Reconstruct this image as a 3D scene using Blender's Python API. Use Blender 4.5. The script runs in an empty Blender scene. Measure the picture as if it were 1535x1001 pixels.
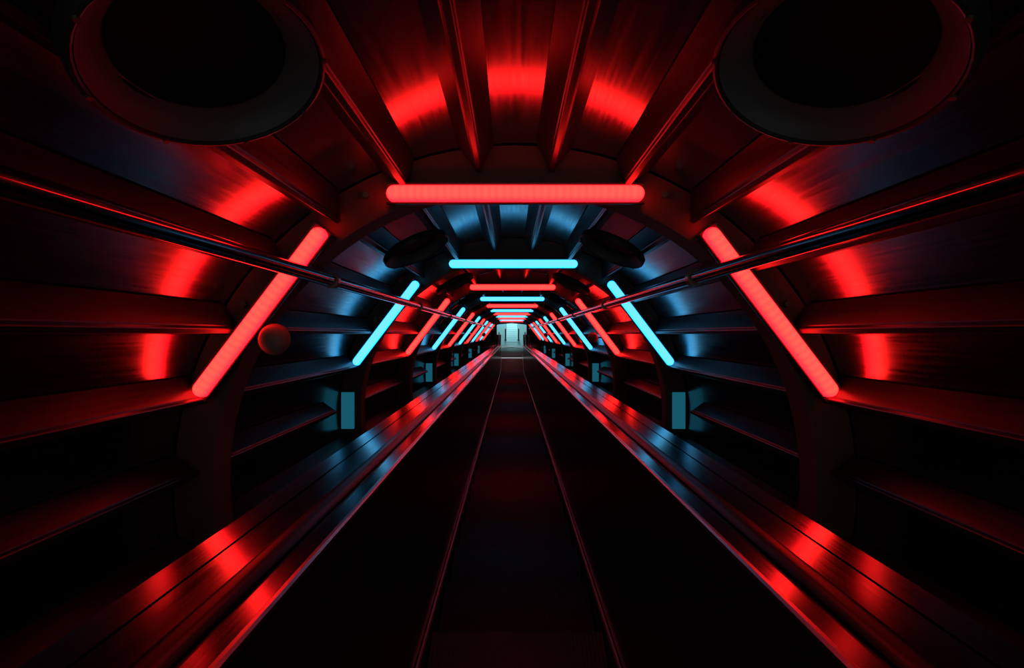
import bpy, bmesh, math
from mathutils import Matrix, Vector

# ------------------------------------------------------------------ frame
# The tunnel slopes down at 30 degrees.  Everything is laid out in the tunnel's own
# frame (x right, Y along the axis, z up from the axis of view) and the
# finished things are turned to the real slope at the end of the script.
K = 0.003                      # metres per layout unit
S = 1.8                        # spacing of the hoop ribs in metres
TILT = math.radians(-30)
SLOPE = Matrix.Translation((0, 0, 12.4)) @ Matrix.Rotation(TILT, 4, 'X')
scene = bpy.context.scene
COL = scene.collection

cam_data = bpy.data.cameras.new('camera')
cam_data.sensor_width = 36
cam_data.lens = 36 * 600 / 1535
cam_data.clip_start = 0.02
cam = bpy.data.objects.new('camera', cam_data)
COL.objects.link(cam)
cam.matrix_world = SLOPE @ Matrix.Rotation(math.radians(90), 4, 'X')
cam_data.shift_x = 1.0 / 1535
scene.camera = cam

world = bpy.data.worlds.new('night')
scene.world = world
world.use_nodes = True
world.node_tree.nodes['Background'].inputs[0].default_value = (0.9, 0.95, 1.0, 1)
world.node_tree.nodes['Background'].inputs[1].default_value = 0.3

vs = scene.view_settings
vs.view_transform = 'Standard'
vs.look = 'None'
vs.exposure = 0.0
vs.gamma = 1.0
vs.use_curve_mapping = False

RED = (1.0, 0.004, 0.008)
CYAN = (0.015, 0.36, 0.85)
RED_W = 9.0
CYAN_W = 3.0


# ------------------------------------------------------------------ materials
def mat(name, col, rough=0.5, metal=0.0, noise=0.0, scale=8.0, stretch=(1, 1, 1), spec=0.5, bump=0.0):
    m = bpy.data.materials.new(name)
    m.use_nodes = True
    nt = m.node_tree
    b = nt.nodes['Principled BSDF']
    b.inputs['Base Color'].default_value = (*col, 1)
    b.inputs['Roughness'].default_value = rough
    b.inputs['Metallic'].default_value = metal
    b.inputs['Specular IOR Level'].default_value = spec
    if noise or bump:
        tc = nt.nodes.new('ShaderNodeTexCoord')
        mp = nt.nodes.new('ShaderNodeMapping')
        mp.inputs['Scale'].default_value = stretch
        nz = nt.nodes.new('ShaderNodeTexNoise')
        nz.inputs['Scale'].default_value = scale
        nz.inputs['Detail'].default_value = 4
        nt.links.new(tc.outputs['Object'], mp.inputs['Vector'])
        nt.links.new(mp.outputs['Vector'], nz.inputs['Vector'])
    if noise:
        mr = nt.nodes.new('ShaderNodeMapRange')
        mr.inputs['From Min'].default_value = 0.3
        mr.inputs['From Max'].default_value = 0.7
        mr.inputs['To Min'].default_value = max(0.02, rough - noise)
        mr.inputs['To Max'].default_value = rough + noise
        nt.links.new(nz.outputs['Fac'], mr.inputs['Value'])
        nt.links.new(mr.outputs['Result'], b.inputs['Roughness'])
    if bump:
        bp = nt.nodes.new('ShaderNodeBump')
        bp.inputs['Strength'].default_value = bump
        bp.inputs['Distance'].default_value = 0.01
        nt.links.new(nz.outputs['Fac'], bp.inputs['Height'])
        nt.links.new(bp.outputs['Normal'], b.inputs['Normal'])
    return m


def glow(name, col, power, core=None):
    """lit plastic; with core, the LED line behind the front of a tube shows as a brighter, beaded band"""
    m = bpy.data.materials.new(name)
    m.use_nodes = True
    nt = m.node_tree
    b = nt.nodes['Principled BSDF']
    b.inputs['Base Color'].default_value = (0.02, 0.02, 0.02, 1)
    b.inputs['Roughness'].default_value = 0.4
    b.inputs['Emission Color'].default_value = (*col, 1)
    b.inputs['Emission Strength'].default_value = power
    if core:
        tc = nt.nodes.new('ShaderNodeTexCoord')
        sx = nt.nodes.new('ShaderNodeSeparateXYZ')
        nt.links.new(tc.outputs['Object'], sx.inputs[0])
        mr = nt.nodes.new('ShaderNodeMapRange')
        mr.interpolation_type = 'SMOOTHSTEP'
        mr.inputs['From Min'].default_value = -0.25 * LR
        mr.inputs['From Max'].default_value = -1.0 * LR
        nt.links.new(sx.outputs['Y'], mr.inputs['Value'])
        wv = nt.nodes.new('ShaderNodeMath')
        wv.operation = 'MULTIPLY'
        wv.inputs[1].default_value = 2 * math.pi / 0.033
        nt.links.new(sx.outputs['X'], wv.inputs[0])
        cs = nt.nodes.new('ShaderNodeMath')
        cs.operation = 'COSINE'
        nt.links.new(wv.outputs[0], cs.inputs[0])
        ma = nt.nodes.new('ShaderNodeMath')
        ma.operation = 'MULTIPLY_ADD'
        ma.inputs[1].default_value = 0.14
        ma.inputs[2].default_value = 0.86
        nt.links.new(cs.outputs[0], ma.inputs[0])
        mu = nt.nodes.new('ShaderNodeMath')
        mu.operation = 'MULTIPLY'
        nt.links.new(mr.outputs[0], mu.inputs[0])
        nt.links.new(ma.outputs[0], mu.inputs[1])
        mx = nt.nodes.new('ShaderNodeMix')
        mx.data_type = 'RGBA'
        mx.inputs['A'].default_value = (*col, 1)
        mx.inputs['B'].default_value = (*core, 1)
        nt.links.new(mu.outputs[0], mx.inputs['Factor'])
        nt.links.new(mx.outputs['Result'], b.inputs['Emission Color'])
    return m


LR = 12.5 * K                  # radius of a lamp tube
M_SHELL = mat('brushed_panel_metal', (0.36, 0.36, 0.38), 0.21, 1.0, 0.04, 3.0, (30, 1, 30))
M_RIB = mat('stringer_metal', (0.075, 0.075, 0.08), 0.34, 0.9, 0.05, 5.0, (20, 1, 20))
M_HOOP = mat('brown_painted_steel', (0.16, 0.075, 0.045), 0.6, 0.0, 0.08, 14.0)
M_BOLT = mat('bolt_steel', (0.25, 0.2, 0.16), 0.4, 0.8)
M_PIPE = mat('polished_pipe', (0.22, 0.22, 0.24), 0.14, 1.0, 0.03, 6.0, (1, 0.2, 1))
M_DECK = mat('deck_steel', (0.24, 0.24, 0.25), 0.15, 1.0, 0.03, 4.0, (40, 1, 40))
M_EDGE = mat('bright_trim', (0.55, 0.55, 0.58), 0.3, 1.0)
M_SKIRT = mat('skirt_aluminium', (0.42, 0.42, 0.44), 0.4, 0.7)
M_BLACK = mat('black_panel', (0.008, 0.008, 0.009), 0.22, 0.0, 0.04, 5.0, (1, 1, 1), 0.35)
M_RUBBER = mat('black_rubber', (0.012, 0.012, 0.013), 0.32)
M_STEP = mat('step_metal', (0.12, 0.12, 0.12), 0.45, 0.7, 0.06, 10.0)
M_FIXT = mat('fixture_housing', (0.03, 0.03, 0.03), 0.5, 0.0, 0.08, 10.0)
M_REFL = mat('dish_paint', (0.13, 0.135, 0.125), 0.6, 0.0, 0.08, 10.0)
M_GLASS = mat('dark_glass', (0.006, 0.006, 0.006), 0.4, 0.0, 0.03, 3.0, (1, 1, 1), 0.2)
M_CAP = mat('lamp_cap', (0.05, 0.05, 0.05), 0.4, 0.5)
M_DISC = mat('disc_face', (0.3, 0.2, 0.15), 0.5)
M_END = mat('end_wall_paint', (0.10, 0.05, 0.045), 0.5, 0.0, 0.05, 6.0)
M_PALE = mat('pale_plaster', (0.55, 0.62, 0.63), 0.5, 0.0, 0.08, 4.0)
M_TILE = mat('pale_floor', (0.36, 0.42, 0.43), 0.4, 0.0, 0.08, 6.0)
M_REDTOP = mat('red_plastic', (0.5, 0.03, 0.02), 0.4)
M_RED = glow('red_lamp_glow', RED, RED_W, (1.0, 0.0145, 0.010))
M_CYAN = glow('cyan_lamp_glow', CYAN, CYAN_W, (0.075, 0.28, 0.45))
M_DIM = glow('painted_cyan_glow', (0.03, 0.36, 0.55), 0.26)  # weak emission standing in for cyan light reflected off the hoop face
M_SPOT = glow('floor_light_glow', (0.3, 0.9, 1.0), 1.5)
M_BRIGHT = mat('white_floor_metal', (0.85, 0.92, 0.92), 0.45)
M_LAND = glow('landing_light_glow', (0.40, 0.93, 1.0), 18.0)


# ------------------------------------------------------------------ mesh building
class MB:
    def __init__(self):
        self.v = []
        self.f = []

    def add(self, vs, fs):
        o = len(self.v)
        self.v += [tuple(p) for p in vs]
        self.f += [tuple(i + o for i in f) for f in fs]
        return self

    def box(self, x0, x1, y0, y1, z0, z1, m=None):
        vs = [Vector(p) for p in ((x0, y0, z0), (x1, y0, z0), (x1, y1, z0), (x0, y1, z0),
                                  (x0, y0, z1), (x1, y0, z1), (x1, y1, z1), (x0, y1, z1))]
        if m is not None:
            vs = [m @ p for p in vs]
        return self.add(vs, [(0, 3, 2, 1), (4, 5, 6, 7), (0, 1, 5, 4), (1, 2, 6, 5), (2, 3, 7, 6), (3, 0, 4, 7)])

    def loft(self, rings, closed=True, caps=True):
        n = len(rings[0])
        vs = [p for r in rings for p in r]
        fs = []
        for i in range(len(rings) - 1):
            for j in range(n if closed else n - 1):
                a, b = i * n + j, i * n + (j + 1) % n
                fs.append((a, b, b + n, a + n))
        if caps and closed:
            fs.append(tuple(range(n - 1, -1, -1)))
            fs.append(tuple(range((len(rings) - 1) * n, len(rings) * n)))
        return self.add(vs, fs)

    def prism(self, poly, ys):
        """closed (x, z) polygon run along Y through the stations ys"""
        return self.loft([[(p[0], y, p[1]) for p in poly] for y in ys])

    def rod(self, a, b, r, seg=16, dome=False):
        a, b = Vector(a), Vector(b)
        d = (b - a).normalized()
        u = d.orthogonal().normalized()
        w = d.cross(u)

        def ring(c, rr):
            return [c + (u * math.cos(2 * math.pi * i / seg) + w * math.sin(2 * math.pi * i / seg)) * rr for i in range(seg)]
        st = []
        if dome:
            for t in (80, 60, 40, 20):
                t = math.radians(t)
                st.append(ring(a - d * r * math.sin(t), r * math.cos(t)))
        st.append(ring(a, r))
        st.append(ring(b, r))
        if dome:
            for t in (20, 40, 60, 80):
                t = math.radians(t)
                st.append(ring(b + d * r * math.sin(t), r * math.cos(t)))
        return self.loft(st)

    def lathe(self, prof, seg=48, m=None, loop=False):
        """(r, z) profile turned about z"""
        rings = []
        for r, z in prof:
            ring = [Vector((r * math.cos(2 * math.pi * i / seg), r * math.sin(2 * math.pi * i / seg), z)) for i in range(seg)]
            rings.append([m @ p for p in ring] if m is not None else ring)
        if loop:
            return self.loft(rings + [rings[0]], caps=False)
        return self.loft(rings)

    def build(self, name, material, parent=None, smooth=35):
        me = bpy.data.meshes.new(name)
        me.from_pydata(self.v, [], self.f)
        bm = bmesh.new()
        bm.from_mesh(me)
        bmesh.ops.recalc_face_normals(bm, faces=bm.faces)
        bm.to_mesh(me)
        bm.free()
        if smooth:
            for p in me.polygons:
                p.use_smooth = True
            me.set_sharp_from_angle(angle=math.radians(smooth))
        me.materials.append(material)
        o = bpy.data.objects.new(name, me)
        COL.objects.link(o)
        if parent is not None:
            o.parent = parent
        return o


def tag(o, label, cat, group=None):
    o['label'] = label
    o['category'] = cat
    if group:
        o['group'] = group
    return o


def struct(o):
    o['kind'] = 'structure'
    return o


def thing(name, label, cat, m=Matrix(), group=None):
    o = bpy.data.objects.new(name, None)
    o.empty_display_size = 0.1
    COL.objects.link(o)
    o.matrix_world = m
    return tag(o, label, cat, group)


def dup(root, m, label=None):
    r = root.copy()
    COL.objects.link(r)
    r.matrix_world = m
    if label:
        r['label'] = label
    for ch in list(root.children):
        c = ch.copy()
        COL.objects.link(c)
        c.parent = r
        for g in list(ch.children):
            d = g.copy()
            COL.objects.link(d)
            d.parent = c
    return r


def T(x, y, z):
    return Matrix.Translation((x, y, z))


ORD = ['nearest', 'second', 'third', 'fourth', 'fifth', 'sixth', 'seventh', 'eighth', 'ninth', 'tenth', 'eleventh']
CX, CZ = 6 * K, -236 * K       # tunnel centre line
R_IN = 530 * K                 # inside of the panels
N_FR = 11
Y0, Y1 = -1.5 * S, 20.43       # ends of the tunnel


def circ(r, deg):
    """point on a circle about the tunnel centre, angle from straight up, + to the right"""
    a = math.radians(deg)
    return (CX + r * math.sin(a), CZ + r * math.cos(a))


# ------------------------------------------------------------------ setting: the tube
def sector(name, a0, a1, material=M_SHELL):
    n = max(2, int(abs(a1 - a0) / 1.5))
    angs = [a0 + (a1 - a0) * i / n for i in range(n + 1)]
    poly = [circ(R_IN, a) for a in angs] + [circ(R_IN + 0.05, a) for a in reversed(angs)]
    ys = [Y0 + (Y1 - Y0) * i / 13 for i in range(14)]
    return struct(MB().prism(poly, ys).build(name, material))


sector('ceiling', -40.5, 40.5)
sector('wall_right', 40.5, 128)
sector('wall_left', -40.5, -128)
sector('floor', 128, 232, M_HOOP)

# triangular hat stringers running the length of the tube, broken at the hoops
hoop_y = [n * S + 0.06 for n in range(0, N_FR + 1)]
HOOP_T = 0.09
k = 0
for side in (-1, 1):
    for i in range(8):
        a = side * (6.5 + 13.5 * i)
        k += 1
        mb = MB()
        ys = [Y0] + [v for n in range(N_FR + 1) for v in (hoop_y[n] - 0.028, hoop_y[n] + HOOP_T)] + [Y1]
        if ys[-1] <= ys[-2]:
            ys = ys[:-2]
        ur, ut = Vector((math.sin(math.radians(a)), math.cos(math.radians(a)))), Vector((math.cos(math.radians(a)), -math.sin(math.radians(a))))
        c = Vector((CX, CZ))
        if i == 6:              # cut short to clear the painted-glow panels of the cyan frames
            ys = [v - 0.33 if any(abs(v - hoop_y[n] + 0.028) < 1e-4 for n in range(2, N_FR + 1, 2)) else v for v in ys]
        prof = [(526, -27), (526, 27), (494, 6.5), (493, 5), (488, 4.2), (487, 3), (487, -3), (488, -4.2), (493, -5), (494, -6.5)]
        poly = [c + ur * r * K + ut * t * K for r, t in prof]
        for q in range(0, len(ys) - 1, 2):
            if ys[q + 1] - ys[q] > 0.02:
                mb.prism([tuple(p) for p in poly], (ys[q], ys[q + 1]))
        struct(mb.build('trim_%d' % k, M_RIB, smooth=20))

# end wall of the tube with its doorway
OP_X, OP_T = 0.76, 0.56
mb = MB()
n = 48
outer = [circ(R_IN, 360 * i / n) for i in range(n)]
inner = []
corner = 0.12
for i in range(n):
    a = math.radians(360 * i / n)
    dx, dz = math.sin(a), math.cos(a)
    z_c = -0.3
    lim = []
    if abs(dx) > 1e-6:
        lim.append(OP_X / abs(dx))
    if dz > 1e-6:
        lim.append((OP_T - z_c - 0.10 * min(1, abs(dx) * 1.0)) / dz)
    if dz < -1e-6:
        lim.append((z_c + 1.35) / -dz)
    t = min(lim)
    inner.append((CX + dx * t, z_c + dz * t))
ringf = [[(p[0], y, p[1]) for p in pts] for pts, y in ((outer, Y1), (inner, Y1), (inner, Y1 + 0.08), (outer, Y1 + 0.08))]
mb.loft(ringf + [ringf[0]], caps=False)
struct(mb.build('wall_back', M_END, smooth=0))


# ------------------------------------------------------------------ hoop ribs
def frame_colour(n):
    return 'red' if n % 2 == 1 else 'cyan'


def frame_no(n):
    return (n - 1) // 2 if n % 2 == 1 else n // 2 - 1


mb = MB()
n = 96
rs = []
for i in range(n):
    a = 360 * i / n
    rs.append([(p[0], y, p[1]) for p, y in ((circ(472 * K, a), 0), (circ(528 * K, a), 0), (circ(528 * K, a), HOOP_T), (circ(472 * K, a), HOOP_T))])
mb.loft(rs + [rs[0]], caps=False)
hoop = struct(mb.build('trim_17', M_HOOP))
mb = MB()
rs = []
for i in range(n):
    a = 360 * i / n
    rs.append([(p[0], y, p[1]) for p, y in ((circ(465 * K, a), -0.012), (circ(471.5 * K, a), -0.012), (circ(471.5 * K, a), HOOP_T + 0.012), (circ(465 * K, a), HOOP_T + 0.012))])
mb.loft(rs + [rs[0]], caps=False)
mb.build('inner_flange', M_HOOP, hoop)
for a in (-33, -27, -20.5, 20.5, 27, 33, -56, 56, -98, 98):
    x, z = circ(505 * K, a)
    MB().rod((x, -0.018, z), (x, 0.002, z), 0.016, 6).build('bolt', M_BOLT, hoop, 0)
for n in range(1, N_FR + 1):
    if n == 1:
        hoop.matrix_world = T(0, hoop_y[n], 0)
    else:
        dup(hoop, T(0, hoop_y[n], 0)).name = 'trim_%d' % (16 + n)


# ------------------------------------------------------------------ tube lamps
def make_lamp(name, half, m, glow_mat, label, cat, group):
    """lamp along local x, its back towards +y"""
    t = thing(name, label, cat, m, group)
    MB().rod((-half + LR, 0, 0), (half - LR, 0, 0), LR, 20, True).build('glow_surface', glow_mat, t)
    # trough that closes the back of the tube
    sec = []
    for rr, seq in ((1.06, range(0, 19)), (1.26, range(18, -1, -1))):
        for q in seq:
            a = math.radians(-12 + 204 * q / 18)
            sec.append((rr * LR * math.cos(a), rr * LR * math.sin(a)))
    MB().loft([[(x, p[1], p[0]) for p in sec] for x in (-half, half)]).build('trough', M_CAP, t)
    for s in (-1, 1):
        MB().box(s * half * 0.72 - 0.014, s * half * 0.72 + 0.014, LR * 1.22, 0.0585, -0.012, 0.012).build('bracket', M_CAP, t, 0)
    return t


def at_line(ax, ay, bx, by, y):
    """matrix putting local x along the line a-b (layout units) at depth y"""
    a = Vector((ax * K, y, -ay * K))
    b = Vector((bx * K, y, -by * K))
    d = (b - a).normalized()
    yy = Vector((0, 1, 0))
    zz = d.cross(yy)
    m = Matrix((d, yy, zz)).transposed().to_4x4()
    m.translation = (a + b) / 2
    return m, (b - a).length / 2


first = {}
for n in range(1, N_FR + 1):
    colr = frame_colour(n)
    gm = M_RED if colr == 'red' else M_CYAN
    w = ORD[frame_no(n)]
    for pos, line in (('ceiling', (6 - 193, -210, 6 + 193, -210)),
                      ('left', (6 - 476, 92, 6 - 287, -157)),
                      ('right', (6 + 287, -157, 6 + 476, 92))):
        m, half = at_line(*line, n * S)
        if pos == 'ceiling':
            lab = '%s glowing tube lamp lying level across the ceiling, %s of the %s ones' % (colr, w if w == 'nearest' else w + ' nearest', colr)
        else:
            lab = '%s glowing tube lamp leaning on the %s wall, %s of the %s ones there' % (colr, pos, w if w == 'nearest' else w + ' nearest', colr)
        key = (colr, pos)
        if key in first:
            dup(first[key], m, lab)
        else:
            first[key] = make_lamp('tube_lamp', half, m, gm, lab, 'lamp', '%s tube lamps along the %s' % (colr, 'ceiling' if pos == 'ceiling' else pos + ' wall'))

# short dim emissive panels imitating the cyan side lamps' glow on the hoops
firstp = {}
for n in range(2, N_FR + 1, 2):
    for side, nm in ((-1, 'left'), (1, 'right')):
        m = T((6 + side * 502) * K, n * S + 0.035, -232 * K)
        lab = 'short dim blue panel imitating reflected glow below the %s cyan tube lamp on the %s wall' % (ORD[frame_no(n)], nm)
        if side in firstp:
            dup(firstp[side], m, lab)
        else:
            t = thing('painted_glow_panel', lab, 'lamp', m, 'short panels imitating reflected glow below the cyan tubes')
            MB().box(-19 * K, 19 * K, 0.0, 0.015, -55 * K, 55 * K).build('glow_surface', M_DIM, t, 0)  # no lamp here: the hoop's cyan reflection is put in as emission
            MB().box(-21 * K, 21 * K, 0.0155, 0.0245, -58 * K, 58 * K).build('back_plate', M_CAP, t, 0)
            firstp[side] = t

# ------------------------------------------------------------------ round ceiling fixtures
FR = 76 * K


def round_fixture(m, label):
    t = thing('round_fixture', label, 'ceiling fixture', m, 'round ceiling fixtures')
    # local z points towards the tube's axis; origin on the stringer tips
    MB().lathe([(FR * 0.86, 0.0), (FR * 0.97, 0.006), (FR, 0.015), (FR, 0.040), (FR * 0.985, 0.048), (FR * 0.96, 0.05), (FR * 0.945, 0.048),
                (FR * 0.94, 0.044), (FR * 0.935, 0.005)], loop=True).build('housing', M_FIXT, t)
    MB().lathe([(FR * 0.93, 0.043), (FR * 0.90, 0.022), (FR * 0.84, 0.006), (FR * 0.76, -0.004), (FR * 0.70, -0.008), (FR * 0.70, -0.012),
                (FR * 0.92, -0.002), (FR * 0.932, 0.02)], loop=True).build('reflector', M_REFL, t)
    MB().lathe([(0.01, -0.002), (FR * 0.4, -0.003), (FR * 0.69, -0.006), (FR * 0.69, -0.011), (0.01, -0.011)]).build('dark_lens', M_GLASS, t)
    for i in range(8):
        a = math.pi * (i + 0.5) / 4
        MB().rod((FR * 0.965 * math.cos(a), FR * 0.965 * math.sin(a), 0.049), (FR * 0.965 * math.cos(a), FR * 0.965 * math.sin(a), 0.054), 0.006, 8).build('screw', M_BOLT, t, 0)
    for s in (-1, 1):
        MB().box(s * FR * 0.55 - 0.02, s * FR * 0.55 + 0.02, -0.03, 0.03, -0.024, -0.013).build('mounting_clip', M_BOLT, t, 0)
    return t


ff = None
for n in range(0, N_FR):
    for side, nm in ((-1, 'left'), (1, 'right')):
        a = side * 26.9
        x, z = circ(482 * K, a)
        ar = math.radians(a)
        zz = Vector((-math.sin(ar), 0, -math.cos(ar)))
        yy = Vector((0, 1, 0))
        xx = yy.cross(zz)
        m = Matrix((xx, yy, zz)).transposed().to_4x4()
        m.translation = (x, (n + 0.465) * S, z)
        if n == 0:
            lab = 'large dark round ceiling fixture at the upper %s, nearest to the camera' % nm
        else:
            lab = 'dark round fixture on the %s of the ceiling just beyond the %s %s lamp frame' % (nm, ORD[frame_no(n)], frame_colour(n))
        if ff is None:
            ff = round_fixture(m, lab)
        else:
            dup(ff, m, lab)

# ------------------------------------------------------------------ pipes along the walls
for side, nm, px, pz in ((-1, 'left', -285, -85), (1, 'right', 290, -89)):
    t = thing('metal_pipe', 'long dark polished pipe running along the %s wall in front of the lamps' % nm, 'pipe', T(px * K, 0, -pz * K))
    MB().rod((0, Y0, 0), (0, 20.3, 0), 9.6 * K, 24).build('pipe', M_PIPE, t)
    cx, cz = CX - px * K, CZ + pz * K
    dv = Vector((px * K - CX, 0, -pz * K - CZ)).normalized()
    for n in range(1, N_FR + 1):
        r = (Vector((px * K - CX, 0, -pz * K - CZ))).length
        mb = MB()
        mb.rod(dv * 10 * K + Vector((0, hoop_y[n] + 0.045, 0)), dv * (466 * K - r) + Vector((0, hoop_y[n] + 0.045, 0)), 0.011, 10)
        mb.rod(Vector((0, hoop_y[n] + 0.03, 0)), Vector((0, hoop_y[n] + 0.06, 0)), 13 * K, 20)
        mb.build('pipe_clamp', M_BOLT, t)

# ------------------------------------------------------------------ small round discs on the hoops
fd = None
for px, py, n, lab in ((-353, 8, 1, 'small round disc on a stalk beside the nearest red lamp on the left wall'),
                       (366, 16, 3, 'small round disc on a stalk beside the second red lamp on the right wall'),
                       (-330, 8, 8, 'tiny round disc on a stalk beside the fourth cyan lamp on the left wall'),
                       (362, 10, 7, 'tiny round disc on a stalk beside the fourth red lamp on the right wall')):
    s = -1 if px < 0 else 1
    m = T(px * K, n * S + 0.11, -py * K) @ Matrix.Scale(s, 4, (1, 0, 0))
    if fd is None or s > 0:
        t = thing('round_disc', lab, 'disc', T(px * K, n * S - 0.01, -py * K), 'round discs on stalks')
        MB().lathe([(0.004, 0.045), (8 * K, 0.043), (15 * K, 0.035), (20 * K, 0.023), (23 * K, 0.008), (23.5 * K, -0.004), (22 * K, -0.012), (0.01, -0.012)], 32, Matrix.Rotation(math.radians(90), 4, 'X')).build('disc_face', M_DISC, t)
        MB().rod((0, 0.0125, 0), (s * (math.sqrt(468 ** 2 - (236 - py) ** 2) - abs(px - 6)) * K, 0.085, 0), 0.01, 10).build('stalk', M_BOLT, t)
        if s < 0:
            fd = t
    else:
        dup(fd, T(px * K, n * S - 0.01, -py * K), lab)

# ------------------------------------------------------------------ escalator
EX = 12 * K
ZS = -580 * K                   # line of the step edges
YB, RB = 17.6, 2.2              # where the slope starts to level out, and its radius
A30 = math.radians(30)
YC = YB + RB * math.sin(A30)
ZC = ZS + RB * (1 - math.cos(A30))


def path(s):
    """point and turn on the step line at run s along the slope"""
    if s <= YB:
        return s, ZS, 0.0
    a = (s - YB) / RB
    if a <= A30:
        return YB + RB * math.sin(a), ZS + RB * (1 - math.cos(a)), a
    e = s - YB - RB * A30
    return YC + e * math.cos(A30), ZC + e * math.sin(A30), A30


SE = YB + RB * A30              # run where the level part starts
COMB = SE + 0.70
stations = [Y0] + [Y0 + (YB - Y0) * i / 12 for i in range(1, 13)] + [YB + RB * A30 * i / 8 for i in range(1, 9)]


def sweep(prof, extra, s0=None):
    st = [s for s in stations if s0 is None or s >= s0] + [SE + extra]
    rings = []
    for s in st:
        y, z, a = path(s)
        rings.append([(EX + p[0] * K, y - p[1] * K * math.sin(a), z + p[1] * K * math.cos(a)) for p in prof])
    return MB().loft(rings)


esc = thing('escalator', 'long dark escalator running down the middle of the tunnel between steel decks', 'escalator', T(EX, 0, ZS))


def epart(mb, name, material, smooth=35):
    mb.v = [(p[0] - EX, p[1], p[2] - ZS) for p in mb.v]
    return mb.build(name, material, esc, smooth)


for s in (-1, 1):
    def q(*pts):
        return [(s * a, b) for a, b in pts]
    epart(sweep(q((168, -70), (172, -70), (172, 10), (168, 10)), 0.75), 'skirt_panel', M_BLACK)
    epart(sweep(q((168.5, 10.5), (168.5, 15), (170, 16.5), (174, 16.5), (175, 14), (175, 10.5)), 0.75), 'skirt_trim', M_SKIRT)
    epart(sweep(q((175.5, 10), (181, 10), (176, 395), (170.5, 395)), 0.75), 'balustrade_panel', M_BLACK)
    epart(sweep(q((169.5, 396), (169.5, 400), (171, 402), (174, 402), (175, 400), (175, 396)), 0.75), 'edge_trim', M_EDGE)
    epart(sweep(q((176, 394), (193.5, 396), (193.5, 400.5), (176, 400)), 0.75), 'inner_deck', M_DECK)
    ov = []
    for i in range(16):
        a = 2 * math.pi * i / 16
        ov.append((204 + 9.5 * math.cos(a), 403 + 6 * math.sin(a)))
    epart(sweep(q(*ov), 0.95), 'handrail', M_RUBBER)
    epart(sweep(q((214, 395), (250, 395), (250, 400), (214, 400)), 0.75), 'outer_deck', M_DECK)
    epart(sweep(q((252, 395), (280, 394), (280, 399), (278, 400.5), (252, 400.5)), 0.75), 'outer_deck', M_DECK)
    epart(sweep(q((275, -12), (280, -12), (280, 393), (275, 393)), 0.75), 'outer_panel', M_BLACK)

# one step: ridged tread, riser, in the level frame of the step
TR, RI = 0.40, 0.231
HW = 166 * K
PITCH = math.hypot(TR, RI)
mb = MB()
mb.box(-HW, HW, -TR, 0, -0.04, -0.012)
nr = 44
for i in range(nr):
    x0 = -HW + 2 * HW * i / nr
    mb.box(x0 + 0.004, x0 + 2 * HW / nr - 0.004, -TR + 0.003, -0.003, -0.0115, 0.0)
step_mb = mb
mr = MB()
mr.box(-HW, HW, -0.03, -0.004, -RI + 0.004, -0.041)
step0 = None
s = 0.5
count = 0
while s < COMB:
    y, z, a = path(s)
    m = T(0, y, z - ZS) @ Matrix.Rotation(A30, 4, 'X')
    if step0 is None:
        step0 = step_mb.build('step', M_STEP, esc, 0)
        rz = mr.build('riser', M_STEP, step0, 0)
        step0.matrix_local = m
        o = step0
    else:
        o = step0.copy()
        COL.objects.link(o)
        o.parent = esc
        o.matrix_local = m
        if a < A30 * 0.6:
            r2 = rz.copy()
            COL.objects.link(r2)
            r2.parent = o
    count += 1
    # on the levelling part the steps close up to one tread length
    s += PITCH + (TR + 0.004 - PITCH) * min(1, a / A30)
print('steps', count)
last_s = s - TR

# ------------------------------------------------------------------ landing (level), built in its own frame
ly, lz, _ = path(COMB)
LAND = T(0, ly, lz) @ Matrix.Rotation(A30, 4, 'X')


def lpart(mb, name, material, parent=None, smooth=35):
    o = mb.build(name, material, parent, smooth)
    o.matrix_world = LAND
    return o


cp = MB()
cp.box(-180 * K, 180 * K, 0.03, 0.85, -0.05, 0.0)
for i in range(22):
    x = -0.48 + 0.96 * i / 21
    cp.box(x - 0.006, x + 0.006, -0.02, 0.03, -0.02, -0.002)
cp.v = [tuple((T(-EX, 0, -ZS) @ LAND @ T(EX, 0, 0) @ Vector(p))) for p in cp.v]
cp.build('comb_plate', M_STEP, esc, 0)

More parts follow.
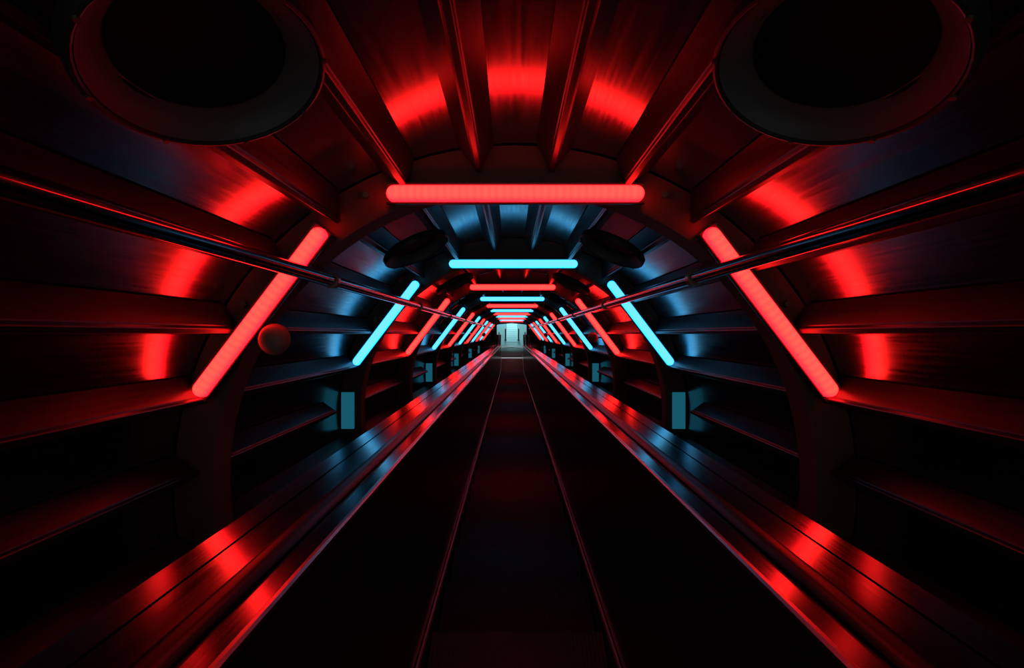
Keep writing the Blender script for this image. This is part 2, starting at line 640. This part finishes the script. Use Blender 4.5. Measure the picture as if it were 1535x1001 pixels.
L0 = 0.87
struct(lpart(MB().box(-2.2, 2.2, L0, 6.0, -0.08, 0.0), 'floor_landing', M_TILE, None, 0))
struct(lpart(MB().box(-2.3, -2.2, 0.9, 6.0, -0.08, 2.7), 'wall_landing_left', M_PALE, None, 0))
struct(lpart(MB().box(2.2, 2.3, 0.9, 6.0, -0.08, 2.7), 'wall_landing_right', M_PALE, None, 0))
struct(lpart(MB().box(-2.3, 2.3, 6.0, 6.1, -0.08, 2.8), 'wall_landing_back', M_PALE, None, 0))
struct(lpart(MB().box(-2.3, 2.3, 2.4, 6.0, 2.7, 2.8), 'ceiling_landing', M_PALE, None, 0))
mb = MB()
arc = [(-0.58 + 1.16 * i / 16) for i in range(17)]
mb.loft([[(x, y - 0.10 * (x / 0.58) ** 2, z) for y, z in ((L0 - 0.04, 0.001), (L0 + 0.12, 0.001), (L0 + 0.12, 0.02), (L0 - 0.04, 0.014))] for x in arc])
struct(lpart(mb, 'trim_40', M_BRIGHT, None, 30))
mb = MB()
for i in range(9):
    mb.box(EX - 0.29, EX + 0.29, 1.35 + 0.22 * i, 1.35 + 0.22 * i + 0.2, 0.0, 0.012)
struct(lpart(mb, 'trim_41', M_BRIGHT, None, 0))
t = thing('floor_light', 'tiny bright pale blue light on the right of the far landing', 'lamp', LAND @ T(0.70, 1.85, 0.0))
MB().lathe([(0.07, 0.0), (0.07, 0.02), (0.05, 0.03)], 20).build('housing', M_CAP, t)
MB().lathe([(0.049, 0.031), (0.045, 0.06), (0.03, 0.08), (0.004, 0.085)], 20).build('glow_surface', M_SPOT, t)

t = thing('landing_light', 'white ceiling light over the landing floor beyond the tunnel end', 'lamp', LAND @ T(0, 4.6, 2.69))
MB().box(-0.9, 0.9, -0.5, 0.5, -0.05, -0.03).build('glow_surface', M_LAND, t, 0)
MB().box(-0.95, 0.95, -0.55, 0.55, -0.028, 0.0).build('housing', M_EDGE, t, 0)

for s, nm in ((-1, 'left'), (1, 'right')):
    t = thing('barrier_post', 'black upright barrier post with a red top, %s one on the far landing' % nm, 'post', LAND @ T(EX + s * 0.335, 1.55, 0), 'barrier posts on the landing')
    MB().lathe([(0.07, 0.0), (0.07, 0.012), (0.03, 0.0175)], 24).build('foot', M_RUBBER, t)
    MB().rod((0, 0, 0.018), (0, 0, 0.62), 0.034, 16).build('post', M_RUBBER, t)
    MB().lathe([(0.035, 0.621), (0.036, 0.66), (0.02, 0.68), (0.004, 0.684)], 16).build('post_top', M_REDTOP, t)

# ------------------------------------------------------------------ turn everything to the real slope
bpy.context.view_layer.update()
for o in list(COL.objects):
    if o.parent is None and o is not cam:
        o.matrix_world = SLOPE @ o.matrix_world
